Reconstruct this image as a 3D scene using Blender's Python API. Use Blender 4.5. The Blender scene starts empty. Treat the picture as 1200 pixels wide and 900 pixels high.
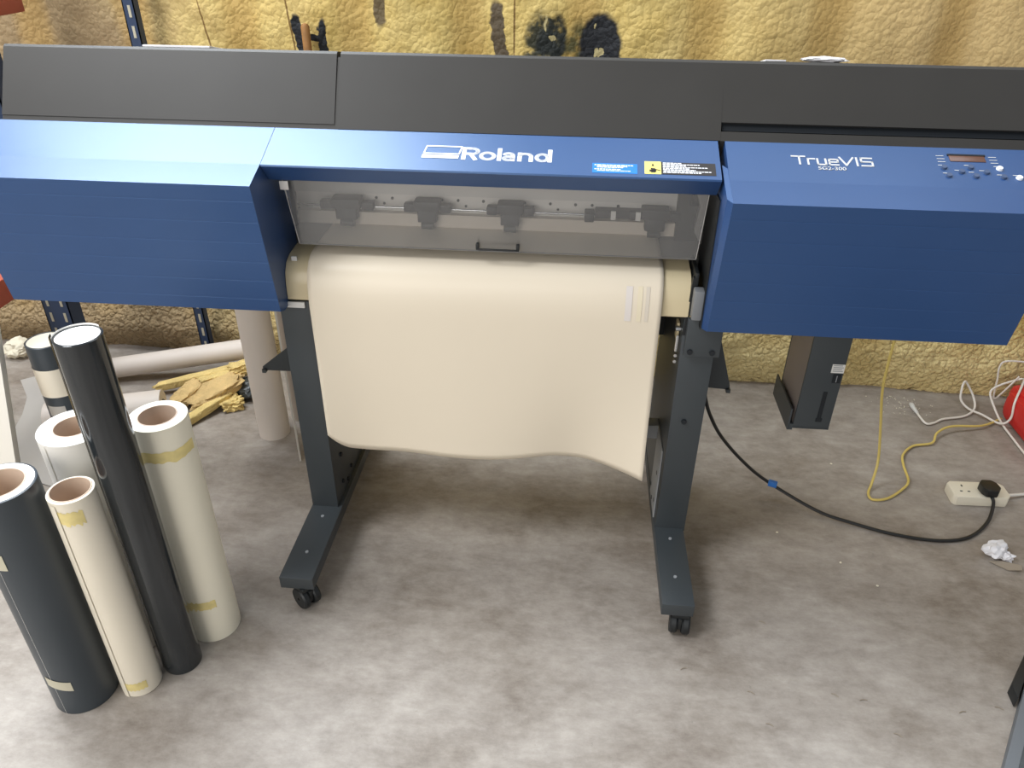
import bpy, bmesh, math, random
from mathutils import Vector, Matrix, noise
random.seed(7)
C = bpy.context.scene.collection
PI = math.pi

# ------------------------------------------------------------------ colour / materials
def lin(c):
    c /= 255.0
    return c/12.92 if c <= 0.04045 else ((c+0.055)/1.055)**2.4
def rgb(r, g, b): return (lin(r), lin(g), lin(b), 1.0)

def mat(name, col, rough=0.5, metal=0.0, spec=0.5, var=0.0, vscale=6.0, bump=0.0, bscale=200.0, coat=0.0, streak=None, tint=None):
    m = bpy.data.materials.new(name); m.use_nodes = True
    nt = m.node_tree; b = nt.nodes['Principled BSDF']
    b.inputs['Roughness'].default_value = rough
    b.inputs['Metallic'].default_value = metal
    b.inputs['Specular IOR Level'].default_value = spec
    b.inputs['Coat Weight'].default_value = coat
    b.inputs['Coat Roughness'].default_value = 0.3
    if tint: b.inputs['Specular Tint'].default_value = tint
    tc = nt.nodes.new('ShaderNodeTexCoord')
    n = nt.nodes.new('ShaderNodeTexNoise'); n.inputs['Scale'].default_value = vscale
    n.inputs['Detail'].default_value = 5.0
    src = tc.outputs['Object']
    if streak:
        mp = nt.nodes.new('ShaderNodeMapping'); mp.inputs['Scale'].default_value = streak
        nt.links.new(src, mp.inputs[0]); src = mp.outputs[0]
    nt.links.new(src, n.inputs['Vector'])
    r = nt.nodes.new('ShaderNodeValToRGB')
    r.color_ramp.elements[0].position = 0.3; r.color_ramp.elements[1].position = 0.7
    r.color_ramp.elements[0].color = tuple(max(0, x*(1-var)) for x in col[:3])+(1,)
    r.color_ramp.elements[1].color = tuple(min(1, x*(1+var)) for x in col[:3])+(1,)
    nt.links.new(n.outputs['Fac'], r.inputs[0]); nt.links.new(r.outputs[0], b.inputs['Base Color'])
    if bump:
        n2 = nt.nodes.new('ShaderNodeTexNoise'); n2.inputs['Scale'].default_value = bscale
        nt.links.new(tc.outputs['Object'], n2.inputs['Vector'])
        bp = nt.nodes.new('ShaderNodeBump'); bp.inputs['Strength'].default_value = bump; bp.inputs['Distance'].default_value = 0.01
        nt.links.new(n2.outputs['Fac'], bp.inputs['Height']); nt.links.new(bp.outputs[0], b.inputs['Normal'])
    return m

M = {}
M['blue'] = mat('blue_paint', rgb(35, 66, 114), 0.40, spec=1.0, coat=0.18, tint=(0.50, 0.72, 1.0, 1), var=0.04, bump=0.02, bscale=900)
M['black'] = mat('charcoal_paint', rgb(60, 58, 55), 0.45, spec=0.30, coat=0.0, var=0.05, bump=0.03, bscale=900)
M['stand'] = mat('stand_black_steel', rgb(58, 63, 66), 0.45, var=0.08)
M['darkin'] = mat('black_plastic', rgb(24, 27, 28), 0.5)
M['slot'] = mat('slot_black', rgb(14, 20, 26), 0.6)
M['grey'] = mat('grey_plastic', rgb(150, 153, 156), 0.45)
M['levgrey'] = mat('lever_grey', rgb(120, 122, 124), 0.45)
M['alu'] = mat('aluminium_rail', rgb(205, 202, 198), 0.45, metal=0.15)
M['alul'] = mat('aluminium_light', rgb(222, 218, 212), 0.4, metal=0.1)
M['chrome'] = mat('bright_steel', rgb(210, 212, 214), 0.25, metal=0.9)
M['copper'] = mat('grit_strip', rgb(205, 194, 180), 0.45, metal=0.0)
M['platen'] = mat('platen_cream', rgb(205, 190, 155), 0.3, var=0.04)
M['bedgrey'] = mat('print_bed_grey', rgb(118, 116, 114), 0.4)
M['roller'] = mat('pinch_roller_plastic', rgb(22, 23, 30), 0.5)
M['white_ink'] = mat('white_lettering', rgb(238, 240, 245), 0.5)
M['silver_ink'] = mat('silver_lettering', rgb(205, 205, 205), 0.4)
M['stickblue'] = mat('blue_sticker', rgb(20, 120, 205), 0.45)
M['stickyel'] = mat('yellow_sticker', rgb(245, 228, 120), 0.45)
M['stickblk'] = mat('black_sticker', rgb(38, 34, 34), 0.5)
M['label'] = mat('label_white', rgb(215, 213, 208), 0.55)
M['lcd'] = mat('lcd_amber', rgb(104, 74, 62), 0.25)
M['btn'] = mat('button_blue', rgb(62, 80, 112), 0.35)
M['vinyl'] = mat('white_vinyl', rgb(226, 214, 193), 0.33, spec=0.3, var=0.015, vscale=3)
M['paper'] = mat('white_paper_roll', rgb(236, 232, 224), 0.5, var=0.02)
M['cream'] = mat('cream_backing_paper', rgb(240, 233, 212), 0.42, var=0.03, vscale=5)
M['creamw'] = mat('cream_white_backing', rgb(232, 223, 204), 0.42, var=0.03, vscale=5)
M['tubew'] = mat('white_card_tube', rgb(214, 204, 194), 0.55, var=0.04, vscale=4)
M['navy'] = mat('navy_vinyl', rgb(57, 64, 70), 0.36, var=0.05)
M['gloss'] = mat('gloss_black_vinyl', rgb(38, 42, 45), 0.13, spec=0.6, var=0.05)
M['end'] = mat('wound_edge_white', rgb(250, 248, 244), 0.5, var=0.015, vscale=40)
M['core'] = mat('brown_card_core', rgb(204, 182, 162), 0.8, var=0.08, vscale=20)
M['tape'] = mat('yellowed_tape', rgb(224, 206, 140), 0.35, var=0.12, vscale=40)
M['mask'] = mat('masking_tape', rgb(196, 190, 168), 0.6, var=0.05)
M['rackblue'] = mat('rack_blue_steel', rgb(44, 62, 92), 0.45, var=0.08)
M['rackred'] = mat('rack_orange_steel', rgb(186, 96, 78), 0.5, var=0.05)
M['foam'] = mat('yellow_foam_scrap', rgb(222, 196, 128), 0.85, var=0.18, vscale=16, bump=0.6, bscale=130)
M['foamb'] = mat('brown_foam_scrap', rgb(208, 178, 122), 0.85, var=0.2, vscale=18, bump=0.6, bscale=120)
M['crumb'] = mat('foam_crumb', rgb(226, 218, 196), 0.9)
M['bag'] = mat('dark_plastic_bag', rgb(62, 66, 66), 0.35)
M['offcut'] = mat('grey_white_offcut', rgb(176, 172, 166), 0.5, var=0.04)
M['ycable'] = mat('yellow_cable_sheath', rgb(212, 188, 104), 0.4)
M['wcable'] = mat('white_cable_sheath', rgb(228, 222, 212), 0.4)
M['kcable'] = mat('black_cable_sheath', rgb(30, 30, 30), 0.4)
M['bluetag'] = mat('blue_tag', rgb(48, 112, 190), 0.4)
M['socket'] = mat('cream_white_plastic', rgb(232, 224, 204), 0.35)
M['red'] = mat('red_plastic', rgb(206, 40, 36), 0.38, var=0.04)
M['crump'] = mat('crumpled_white_paper', rgb(226, 224, 226), 0.7)
M['brownp'] = mat('brown_paper', rgb(150, 138, 122), 0.7)
M['mat_grey'] = mat('grey_edge_rubber', rgb(104, 108, 112), 0.6)
M['mat_dark'] = mat('dark_ribbed_top', rgb(70, 74, 76), 0.7, var=0.15, vscale=60)
M['wood'] = mat('brown_batten', rgb(150, 106, 58), 0.7, var=0.2, vscale=30)
M['board'] = mat('white_board', rgb(226, 220, 208), 0.45)

# clear acrylic: a real pane, mostly see-through with a grey tint, a gloss and a pale haze put in to brighten the interior
def acrylic():
    m = bpy.data.materials.new('clear_acrylic'); m.use_nodes = True
    nt = m.node_tree; out = nt.nodes['Material Output']; nt.nodes.remove(nt.nodes['Principled BSDF'])
    t = nt.nodes.new('ShaderNodeBsdfTransparent'); t.inputs[0].default_value = (0.97, 0.97, 0.97, 1)
    g = nt.nodes.new('ShaderNodeBsdfGlossy'); g.inputs['Roughness'].default_value = 0.06
    d = nt.nodes.new('ShaderNodeBsdfDiffuse'); d.inputs[0].default_value = rgb(225, 225, 225)
    f = nt.nodes.new('ShaderNodeFresnel'); f.inputs[0].default_value = 1.45
    a = nt.nodes.new('ShaderNodeMixShader'); a.inputs[0].default_value = 0.085
    b = nt.nodes.new('ShaderNodeMixShader')
    nt.links.new(t.outputs[0], a.inputs[1]); nt.links.new(d.outputs[0], a.inputs[2])
    nt.links.new(f.outputs[0], b.inputs[0]); nt.links.new(a.outputs[0], b.inputs[1]); nt.links.new(g.outputs[0], b.inputs[2])
    nt.links.new(b.outputs[0], out.inputs[0])
    return m
M['acrylic'] = acrylic()

# ------------------------------------------------------------------ mesh helpers (world coordinates)
class MB:
    def __init__(s): s.bm = bmesh.new()
    def box(s, x0, x1, y0, y1, z0, z1, bev=0.0, mx=None):
        t = bmesh.new(); bmesh.ops.create_cube(t, size=1)
        bmesh.ops.scale(t, vec=(x1-x0, y1-y0, z1-z0), verts=t.verts)
        bmesh.ops.translate(t, vec=((x0+x1)/2, (y0+y1)/2, (z0+z1)/2), verts=t.verts)
        if bev: bmesh.ops.bevel(t, geom=t.edges[:], offset=bev, segments=2, profile=0.6, affect='EDGES')
        s.add(t, mx); return s
    def add(s, t, mx=None):
        if mx is not None: bmesh.ops.transform(t, matrix=mx, verts=t.verts)
        me = bpy.data.meshes.new('t'); t.to_mesh(me); t.free(); s.bm.from_mesh(me); bpy.data.meshes.remove(me)
    def prism(s, prof, x0, x1, bev=0.0):            # closed (y,z) profile run along X
        t = bmesh.new()
        a = [t.verts.new((x0, y, z)) for y, z in prof]; b = [t.verts.new((x1, y, z)) for y, z in prof]
        t.faces.new(a); t.faces.new(b[::-1]); n = len(prof)
        for i in range(n): t.faces.new((a[i], b[i], b[(i+1) % n], a[(i+1) % n]))
        bmesh.ops.recalc_face_normals(t, faces=t.faces)
        if bev: bmesh.ops.bevel(t, geom=t.edges[:], offset=bev, segments=2, profile=0.6, affect='EDGES')
        s.add(t); return s
    def poly(s, pts, vec, bev=0.0):                 # polygon extruded by vec
        t = bmesh.new(); v = Vector(vec)
        a = [t.verts.new(p) for p in pts]; b = [t.verts.new(Vector(p)+v) for p in pts]
        t.faces.new(a); t.faces.new(b[::-1]); n = len(pts)
        for i in range(n): t.faces.new((a[i], b[i], b[(i+1) % n], a[(i+1) % n]))
        bmesh.ops.recalc_face_normals(t, faces=t.faces)
        if bev: bmesh.ops.bevel(t, geom=t.edges[:], offset=bev, segments=2, profile=0.6, affect='EDGES')
        s.add(t); return s
    def cyl(s, p0, p1, r, seg=40, r2=None):
        p0 = Vector(p0); p1 = Vector(p1); d = p1-p0
        t = bmesh.new(); bmesh.ops.create_cone(t, cap_ends=True, segments=seg, radius1=r, radius2=r if r2 is None else r2, depth=d.length)
        mx = Matrix.Translation((p0+p1)/2) @ d.to_track_quat('Z', 'Y').to_matrix().to_4x4()
        s.add(t, mx); return s
    def lathe(s, prof, p0, axis=(0, 0, 1), seg=64):  # (r, h) list revolved about axis from p0; closed profile
        t = bmesh.new(); n = len(prof); rings = []
        for k in range(seg):
            a = 2*PI*k/seg
            rings.append([t.verts.new((r*math.cos(a), r*math.sin(a), h)) for r, h in prof])
        for k in range(seg):
            A = rings[k]; B = rings[(k+1) % seg]
            for i in range(n): t.faces.new((A[i], B[i], B[(i+1) % n], A[(i+1) % n]))
        bmesh.ops.recalc_face_normals(t, faces=t.faces)
        s.add(t, Matrix.Translation(Vector(p0)) @ Vector(axis).to_track_quat('Z', 'Y').to_matrix().to_4x4()); return s
    def tube(s, pts, r, seg=10, sub=8):
        P = [Vector(p) for p in pts]; Q = []
        for i in range(len(P)-1):
            p0 = P[max(i-1, 0)]; p1 = P[i]; p2 = P[i+1]; p3 = P[min(i+2, len(P)-1)]
            for k in range(sub):
                u = k/sub
                Q.append(0.5*((2*p1)+(p2-p0)*u+(2*p0-5*p1+4*p2-p3)*u*u+(3*p1-p0-3*p2+p3)*u**3))
        Q.append(P[-1])
        t = bmesh.new(); rings = []; nrm = None
        for i, q in enumerate(Q):
            tg = (Q[min(i+1, len(Q)-1)]-Q[max(i-1, 0)]).normalized()
            if nrm is None: nrm = tg.orthogonal().normalized()
            nrm = (nrm-tg*nrm.dot(tg)).normalized(); bn = tg.cross(nrm)
            rings.append([t.verts.new(q+r*(math.cos(2*PI*k/seg)*nrm+math.sin(2*PI*k/seg)*bn)) for k in range(seg)])
        for i in range(len(rings)-1):
            for k in range(seg): t.faces.new((rings[i][k], rings[i][(k+1) % seg], rings[i+1][(k+1) % seg], rings[i+1][k]))
        t.faces.new(rings[0][::-1]); t.faces.new(rings[-1])
        s.add(t); return s
    def lump(s, c, size, rz=0, seed=0, amp=0.35, fr=2.2, sub=4, box=0.0, mx=None):   # noisy irregular chunk
        t = bmesh.new(); bmesh.ops.create_icosphere(t, subdivisions=sub, radius=1)
        o = Vector((seed*7.3, seed*3.1, seed*1.7))
        for v in t.verts:
            p = v.co.normalized(); q = p.copy()
            if box:
                mxx = max(abs(p.x), abs(p.y), abs(p.z)); q = p.lerp(p/mxx, box)
            k = 1+amp*noise.noise(p*fr+o)+amp*0.4*noise.noise(p*fr*3+o)
            v.co = Vector((q.x*size[0], q.y*size[1], q.z*size[2]))*k
        m2 = Matrix.Translation(c) @ (mx if mx is not None else Matrix.Rotation(rz, 4, 'Z'))
        s.add(t, m2); return s
    def build(s, name, m, parent=None, loc=None, smooth=35):
        me = bpy.data.meshes.new(name)
        off = Vector(loc) if loc is not None else (Vector(parent['_o']) if parent is not None else Vector((0, 0, 0)))
        bmesh.ops.translate(s.bm, vec=-off, verts=s.bm.verts)
        s.bm.to_mesh(me); s.bm.free()
        me.materials.append(M[m] if isinstance(m, str) else m)
        if smooth:
            for p in me.polygons: p.use_smooth = True
            me.set_sharp_from_angle(angle=math.radians(smooth))
        o = bpy.data.objects.new(name, me); C.objects.link(o)
        if parent is not None: o.parent = parent
        elif loc is not None: o.location = loc
        o['_o'] = tuple(off)
        return o

def thing(name, label, cat, loc, group=None):
    o = bpy.data.objects.new(name, None); C.objects.link(o); o.empty_display_size = 0.05
    o.location = loc; o['_o'] = tuple(loc); tag(o, label, cat, group); return o
def tag(o, label, cat, group=None):
    o['label'] = label; o['category'] = cat
    if group: o['group'] = group
    return o
def struct(o): o['kind'] = 'structure'; return o

# ------------------------------------------------------------------ setting: floor
def floor_mat():
    m = bpy.data.materials.new('worn_concrete'); m.use_nodes = True; nt = m.node_tree; b = nt.nodes['Principled BSDF']
    tc = nt.nodes.new('ShaderNodeTexCoord')
    def nz(scale, det, sc=(1, 1, 1), rough=0.6, dist=0.0):
        mp = nt.nodes.new('ShaderNodeMapping'); mp.inputs['Scale'].default_value = sc
        nt.links.new(tc.outputs['Object'], mp.inputs[0])
        n = nt.nodes.new('ShaderNodeTexNoise'); n.inputs['Scale'].default_value = scale; n.inputs['Detail'].default_value = det
        n.inputs['Roughness'].default_value = rough; n.inputs['Distortion'].default_value = dist
        nt.links.new(mp.outputs[0], n.inputs['Vector']); return n.outputs['Fac']
    def ramp(f, p0, c0, p1, c1):
        r = nt.nodes.new('ShaderNodeValToRGB'); r.color_ramp.elements[0].position = p0; r.color_ramp.elements[1].position = p1
        r.color_ramp.elements[0].color = c0; r.color_ramp.elements[1].color = c1
        nt.links.new(f, r.inputs[0]); return r.outputs[0]
    def mix(a, bb, f, mode='MIX'):
        x = nt.nodes.new('ShaderNodeMix'); x.data_type = 'RGBA'; x.blend_type = mode
        if isinstance(f, float): x.inputs[0].default_value = f
        else: nt.links.new(f, x.inputs[0])
        nt.links.new(a, x.inputs[6]); nt.links.new(bb, x.inputs[7]); return x.outputs[2]
    c1 = ramp(nz(2.2, 5, (1, 1.15, 1), 0.55), 0.36, rgb(108, 94, 79), 0.60, rgb(172, 164, 156))
    c2 = ramp(nz(6.5, 8, (0.85, 1.25, 1), 0.68, 0.3), 0.34, rgb(106, 94, 81), 0.64, rgb(180, 172, 162))
    c = mix(c1, c2, 0.5)
    c3 = ramp(nz(26.0, 8, (0.75, 1.3, 1), 0.75), 0.34, rgb(106, 98, 90), 0.64, rgb(186, 178, 169))
    c = mix(c, c3, 0.3)
    dark = ramp(nz(90.0, 3), 0.66, (0, 0, 0, 1), 0.8, (0.45, 0.45, 0.45, 1))
    d = nt.nodes.new('ShaderNodeRGB'); d.outputs[0].default_value = rgb(104, 96, 88)
    c = mix(c, d.outputs[0], dark)
    nt.links.new(c, b.inputs['Base Color'])
    rr = nt.nodes.new('ShaderNodeMapRange'); rr.inputs['To Min'].default_value = 0.42; rr.inputs['To Max'].default_value = 0.65
    nt.links.new(nz(6, 5), rr.inputs[0]); nt.links.new(rr.outputs[0], b.inputs['Roughness'])
    bp = nt.nodes.new('ShaderNodeBump'); bp.inputs['Strength'].default_value = 0.12; bp.inputs['Distance'].default_value = 0.01
    nt.links.new(nz(40, 8), bp.inputs['Height']); nt.links.new(bp.outputs[0], b.inputs['Normal'])
    return m
struct(MB().box(-5, 5, -3, 2.6, -0.1, 0).build('floor', floor_mat()))

# ------------------------------------------------------------------ setting: sprayed foam wall
def foam_wall_mat():
    m = bpy.data.materials.new('sprayed_foam'); m.use_nodes = True; nt = m.node_tree; b = nt.nodes['Principled BSDF']
    b.inputs['Roughness'].default_value = 0.6; b.inputs['Specular IOR Level'].default_value = 0.3
    tc = nt.nodes.new('ShaderNodeTexCoord'); P = tc.outputs['Object']
    N = nt.nodes.new; L = nt.links.new
    def math_(op, a, bb=None):
        x = N('ShaderNodeMath'); x.operation = op
        for i, v in enumerate((a, bb)):
            if v is None: continue
            if isinstance(v, (int, float)): x.inputs[i].default_value = v
            else: L(v, x.inputs[i])
        return x.outputs[0]
    def mix(a, bb, f):
        x = N('ShaderNodeMix'); x.data_type = 'RGBA'
        L(f, x.inputs[0])
        for i, v in ((6, a), (7, bb)):
            if isinstance(v, tuple): x.inputs[i].default_value = v
            else: L(v, x.inputs[i])
        return x.outputs[2]
    def noise_(scale, det=4, vec=None):
        n = N('ShaderNodeTexNoise'); n.inputs['Scale'].default_value = scale; n.inputs['Detail'].default_value = det
        L(vec or P, n.inputs['Vector']); return n
    def rampf(f, p0, p1):
        r = N('ShaderNodeMapRange'); r.interpolation_type = 'SMOOTHSTEP'
        r.inputs['From Min'].default_value = p0; r.inputs['From Max'].default_value = p1; L(f, r.inputs[0]); return r.outputs[0]
    sx = N('ShaderNodeSeparateXYZ'); L(P, sx.inputs[0])
    # base: straw yellow, more brownish towards the rack side, paler on the far side
    big = noise_(1.6, 4).outputs['Fac']; mid = noise_(7, 5).outputs['Fac']; fine = noise_(38, 6).outputs['Fac']
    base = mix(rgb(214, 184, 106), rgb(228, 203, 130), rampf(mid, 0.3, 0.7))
    base = mix(base, rgb(246, 224, 164), math_('MULTIPLY', rampf(sx.outputs['Z'], 0.32, 0.12), 0.85))  # pale foot of the foam, with light reaching under the printer painted in
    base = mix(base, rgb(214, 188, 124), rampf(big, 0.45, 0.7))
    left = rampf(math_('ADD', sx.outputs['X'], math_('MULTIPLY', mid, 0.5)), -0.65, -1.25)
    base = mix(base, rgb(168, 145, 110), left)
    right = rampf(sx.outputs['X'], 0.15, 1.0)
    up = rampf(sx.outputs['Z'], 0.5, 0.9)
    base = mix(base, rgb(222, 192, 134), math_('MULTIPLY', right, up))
    base = mix(base, rgb(150, 116, 60), math_('MULTIPLY', rampf(fine, 0.60, 0.8), 0.25))
    # amber, smoother skin in the recesses of the cladding behind
    ang = math_('MULTIPLY', math_('ADD', math_('SUBTRACT', sx.outputs['X'], 0.034), math_('MULTIPLY', mid, 0.05)), 2*PI/0.34)
    rb = math_('ADD', math_('MULTIPLY', math_('COSINE', ang), 0.5), 0.5)
    base = mix(base, rgb(196, 158, 88), math_('MULTIPLY', math_('MULTIPLY', rampf(rb, 0.62, 1.0), rampf(sx.outputs['Z'], 0.11, 0.24)), 0.55))
    # paint stains: superellipse masks (object x,z) with ragged noisy edges
    nd = noise_(34, 5); ns = N('ShaderNodeVectorMath'); ns.operation = 'SUBTRACT'; L(nd.outputs['Color'], ns.inputs[0]); ns.inputs[1].default_value = (0.5, 0.5, 0.5)
    nsc = N('ShaderNodeVectorMath'); nsc.operation = 'SCALE'; L(ns.outputs[0], nsc.inputs[0]); nsc.inputs['Scale'].default_value = 0.03
    pd = N('ShaderNodeVectorMath'); pd.operation = 'ADD'; L(P, pd.inputs[0]); L(nsc.outputs[0], pd.inputs[1])
    sp = N('ShaderNodeSeparateXYZ'); L(pd.outputs[0], sp.inputs[0])
    def stain(base, cx, cz, rx, rz, col, slant=0.0, power=2.6, soft=0.25, patch=0.0, q=None):
        q = q or sp
        dz = math_('SUBTRACT', q.outputs['Z'], cz)
        dx = math_('SUBTRACT', math_('SUBTRACT', q.outputs['X'], cx), math_('MULTIPLY', dz, slant))
        a = math_('POWER', math_('ABSOLUTE', math_('DIVIDE', dx, rx)), power)
        c = math_('POWER', math_('ABSOLUTE', math_('DIVIDE', dz, rz)), power)
        f = rampf(math_('ADD', a, c), 1.0+soft, 1.0-soft)
        if patch: f = math_('MULTIPLY', f, rampf(noise_(26, 4).outputs['Fac'], patch+0.12, patch-0.12))
        return mix(base, col, f)
    K = rgb(42, 44, 48); G = rgb(112, 98, 72)
    base = stain(base, -0.838, 1.085, 0.013, 0.085, K, -0.10)
    base = stain(base, -0.772, 1.080, 0.014, 0.080, K, 0.06)
    base = stain(base, -0.805, 1.105, 0.040, 0.012, K)
    base = stain(base, -0.592, 1.24, 0.021, 0.105, G, 0.02)
    base = stain(base, -0.240, 1.09, 0.022, 0.125, rgb(96, 84, 66), -0.12)
    base = stain(base, -0.101, 1.06, 0.062, 0.130, rgb(66, 66, 52), 0, 3.0, 0.5, 0.66)
    base = stain(base, -0.085, 1.06, 0.045, 0.120, rgb(44, 48, 46), 0, 3.0, 0.5, 0.56)
    base = stain(base, -0.005, 1.05, 0.040, 0.110, rgb(96, 92, 60), 0, 2.4, 0.6, 0.60)
    base = stain(base, 0.056, 1.055, 0.062, 0.130, K, 0, 2.4)
    for cx, cz, rx, rz in ((0.045, 1.078, 0.006, 0.014), (0.058, 1.082, 0.007, 0.011), (0.040, 1.145, 0.003, 0.006), (-0.085, 1.115, 0.01, 0.008), (-0.105, 1.155, 0.004, 0.02)):
        base = stain(base, cx, cz, rx, rz, rgb(190, 176, 128))
    # hairline cracks
    for cx, cz, sl, rz in ((-1.12, 1.12, -0.16, 0.12), (-0.862, 1.15, -0.1, 0.12), (-0.197, 1.15, 0.0, 0.12)):
        base = stain(base, cx, cz, 0.0028, rz, rgb(128, 100, 56), sl, 2.0, 0.9, 0.0, sx)
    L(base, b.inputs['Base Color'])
    bp = N('ShaderNodeBump'); bp.inputs['Strength'].default_value = 0.36; bp.inputs['Distance'].default_value = 0.012
    vor = N('ShaderNodeTexVoronoi'); vor.inputs['Scale'].default_value = 62; vor.feature = 'F1'
    mpz = N('ShaderNodeVectorMath'); mpz.operation = 'ADD'; L(P, mpz.inputs[0]); L(nsc.outputs[0], mpz.inputs[1])
    L(mpz.outputs[0], vor.inputs['Vector'])
    h = math_('ADD', math_('MULTIPLY', math_('POWER', vor.outputs['Distance'], 1.6), -1.1), math_('MULTIPLY', noise_(110, 4).outputs['Fac'], 0.5))
    zs = N('ShaderNodeMapRange'); zs.inputs['From Min'].default_value = 0.5; zs.inputs['From Max'].default_value = 0.25; zs.inputs['To Min'].default_value = 0.34; zs.inputs['To Max'].default_value = 0.95
    L(sx.outputs['Z'], zs.inputs[0]); L(zs.outputs[0], bp.inputs['Strength'])
    L(h, bp.inputs['Height']); L(bp.outputs[0], b.inputs['Normal'])
    return m
def foam_wall():
    bm = bmesh.new(); x0, x1, z0, z1, st = -3.2, 3.2, -0.02, 2.5, 0.0125
    nx = int((x1-x0)/st); nzv = int((z1-z0)/st); rows = []
    for j in range(nzv+1):
        z = z0+j*st; row = []
        for i in range(nx+1):
            x = x0+i*st
            y = 2.425-0.012*x
            # corrugated cladding behind the foam: broad ribs
            w = ((x-0.034)/0.34) % 1.0
            rib = 0.5+0.5*math.cos(2*PI*w)
            y += 0.022*rib*rib*(0.25+0.75*min(1, max(0, (z-0.12)/0.25)))
            p = Vector((x, 0, z))
            y += 0.028*noise.noise(p*2.3+Vector((3, 1, 5)))
            y += 0.006*noise.noise(p*9)
            k = (0.3+0.6*max(0, min(1, 1.1-1.0*rib)))*(1-0.5*max(0, min(1, (x-0.1)/0.6))*max(0, min(1, (z-0.5)/0.4)))
            lo = 1+1.3*max(0, 1-z/0.4)
            y -= k*lo*(0.0045*noise.noise(p*24+Vector((0, 9, 2)))+0.004*abs(noise.noise(p*40)))
            y -= k*0.004*noise.noise(p*62)
            # foam swells at the foot of the wall, thicker on the rack side
            sw = max(0, 1-z/0.22)
            y -= 0.03*sw*(1-sw)*2
            if x < -0.95:
                t = min(1, (-0.95-x)/0.25)
                y -= t*(0.035*math.exp(-((z-0.10)/0.08)**2)+0.02*math.exp(-((z-0.27)/0.06)**2)) - t*0.01
            y = min(y, 2.5)
            row.append(bm.verts.new((x, y, z)))
        rows.append(row)
    for j in range(nzv):
        for i in range(nx):
            bm.faces.new((rows[j][i], rows[j][i+1], rows[j+1][i+1], rows[j+1][i]))
    # close the back so the wall has a body
    B = [bm.verts.new(p) for p in ((x0, 2.6, z0), (x1, 2.6, z0), (x1, 2.6, z1), (x0, 2.6, z1))]
    bm.faces.new(B[::-1])
    bm.faces.new([rows[-1][i] for i in range(nx+1)]+[B[2], B[3]])
    bm.faces.new([rows[j][0] for j in range(nzv, -1, -1)]+[B[0], B[3]][::1])
    bm.faces.new([rows[j][nx] for j in range(nzv+1)]+[B[2], B[1]])
    bmesh.ops.recalc_face_normals(bm, faces=bm.faces)
    mb = MB(); mb.bm.free(); mb.bm = bm
    return mb.build('wall_back', foam_wall_mat(), smooth=60)
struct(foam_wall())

# ------------------------------------------------------------------ the printer
XL, XR, WL, WR = -1.225, 0.895, -0.618, 0.284     # outer ends, inner edges of the two side housings
printer = thing('wide_format_printer', 'large dark blue and charcoal roll fed vinyl printer standing on a black castor stand', 'printer', (-0.165, 1.6, 0))

SLm = 0.425; ANG = math.atan(SLm)
def on_slope(x, y, h=0.0):                         # point on the blue sloping top (h above it)
    return Vector((x, y-math.sin(ANG)*h, 1.0065+SLm*(y-1.465)+math.cos(ANG)*h))
EY = Vector((0, math.cos(ANG), math.sin(ANG))); EN = Vector((0, -math.sin(ANG), math.cos(ANG)))
def slope_mx(x, y, h=0.0):
    p = on_slope(x, y, h)
    return Matrix(((1, 0, 0, p.x), (0, EY.y, EN.y, p.y), (0, EY.z, EN.z, p.z), (0, 0, 0, 1)))

# blue side housings: sloping top, crease, front face with faint pressed lines
front = [(1.40, 0.983)]
for k in range(6):
    f = (k+0.7)/6.4; y = 1.40+0.05*f; z = 0.983-0.291*f
    front += [(y, z), (y+0.0004, z-0.0006), (y+0.0004, z-0.0020), (y+0.0003, z-0.0022)]
front += [(1.45, 0.692)]
side_prof = front+[(1.475, 0.684), (1.60, 0.684), (1.60, 1.02), (1.572, 1.052), (1.465, 1.0065)]
hl = MB().prism(side_prof, XL, WL, 0.0).build('side_housing', 'blue', printer, smooth=0)
hr = MB().prism(side_prof, WR+0.009, XR, 0.0).poly([(WR+0.0092, 1.40, 0.983), (WR+0.0092, 1.45, 0.692), (WR, 1.466, 0.692), (WR, 1.572, 1.052), (WR+0.0092, 1.572, 1.052)][:0] or [(WR+0.0092, 1.4003, 0.9828), (WR, 1.4160, 0.9855), (WR, 1.4660, 0.690), (WR+0.0092, 1.4503, 0.691)], (0.0, 0.10, 0.035)).build('side_housing', 'blue', printer, smooth=0)
# blue centre lip over the media opening
lip = [(1.572, 1.052), (1.465, 1.0065), (1.464, 1.003), (1.497, 0.967), (1.505, 0.966), (1.545, 1.02), (1.572, 1.03)]
fc = MB().prism(lip, WL+0.001, WR-0.005).build('front_lip', 'blue', printer, smooth=20)

# charcoal upper covers
def dark_prof(recess=0.0, notch=False):
    y0, z0, y1, z1 = 1.572, 1.052, 1.650, 1.187
    dx, dz = (y1-y0), (z1-z0); n = Vector((-dz, dx)).normalized()*-1
    P = lambda t, r=0: (y0+dx*t+r*0.866, z0+dz*t-r*0.5)
    if notch:
        pr = [P(0), P(0.12), P(0.12, 0.02), P(0.235, 0.02), P(0.235), P(1)]
    else: pr = [P(0, recess), P(1, recess)]
    return pr[:-1]+[(1.648, 1.184), (1.654, 1.188), (1.661, 1.187), (1.90, 1.135), (1.915, 1.12), (1.92, 0.76), (1.60, 0.76)]
body = MB()
body.prism([(1.575, 1.051), (1.648, 1.178), (1.662, 1.176), (1.89, 1.125), (1.91, 1.11), (1.915, 0.99), (1.60, 0.99)], XL+0.0175, -0.46)
body.prism([(1.60, 0.70), (1.60, 0.995), (1.915, 0.995), (1.915, 0.74), (1.88, 0.70)], XL+0.012, WL-0.04)
body.prism([(1.60, 0.70), (1.60, 0.995), (1.915, 0.995), (1.915, 0.74), (1.88, 0.70)], WR+0.05, XR-0.006)
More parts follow.
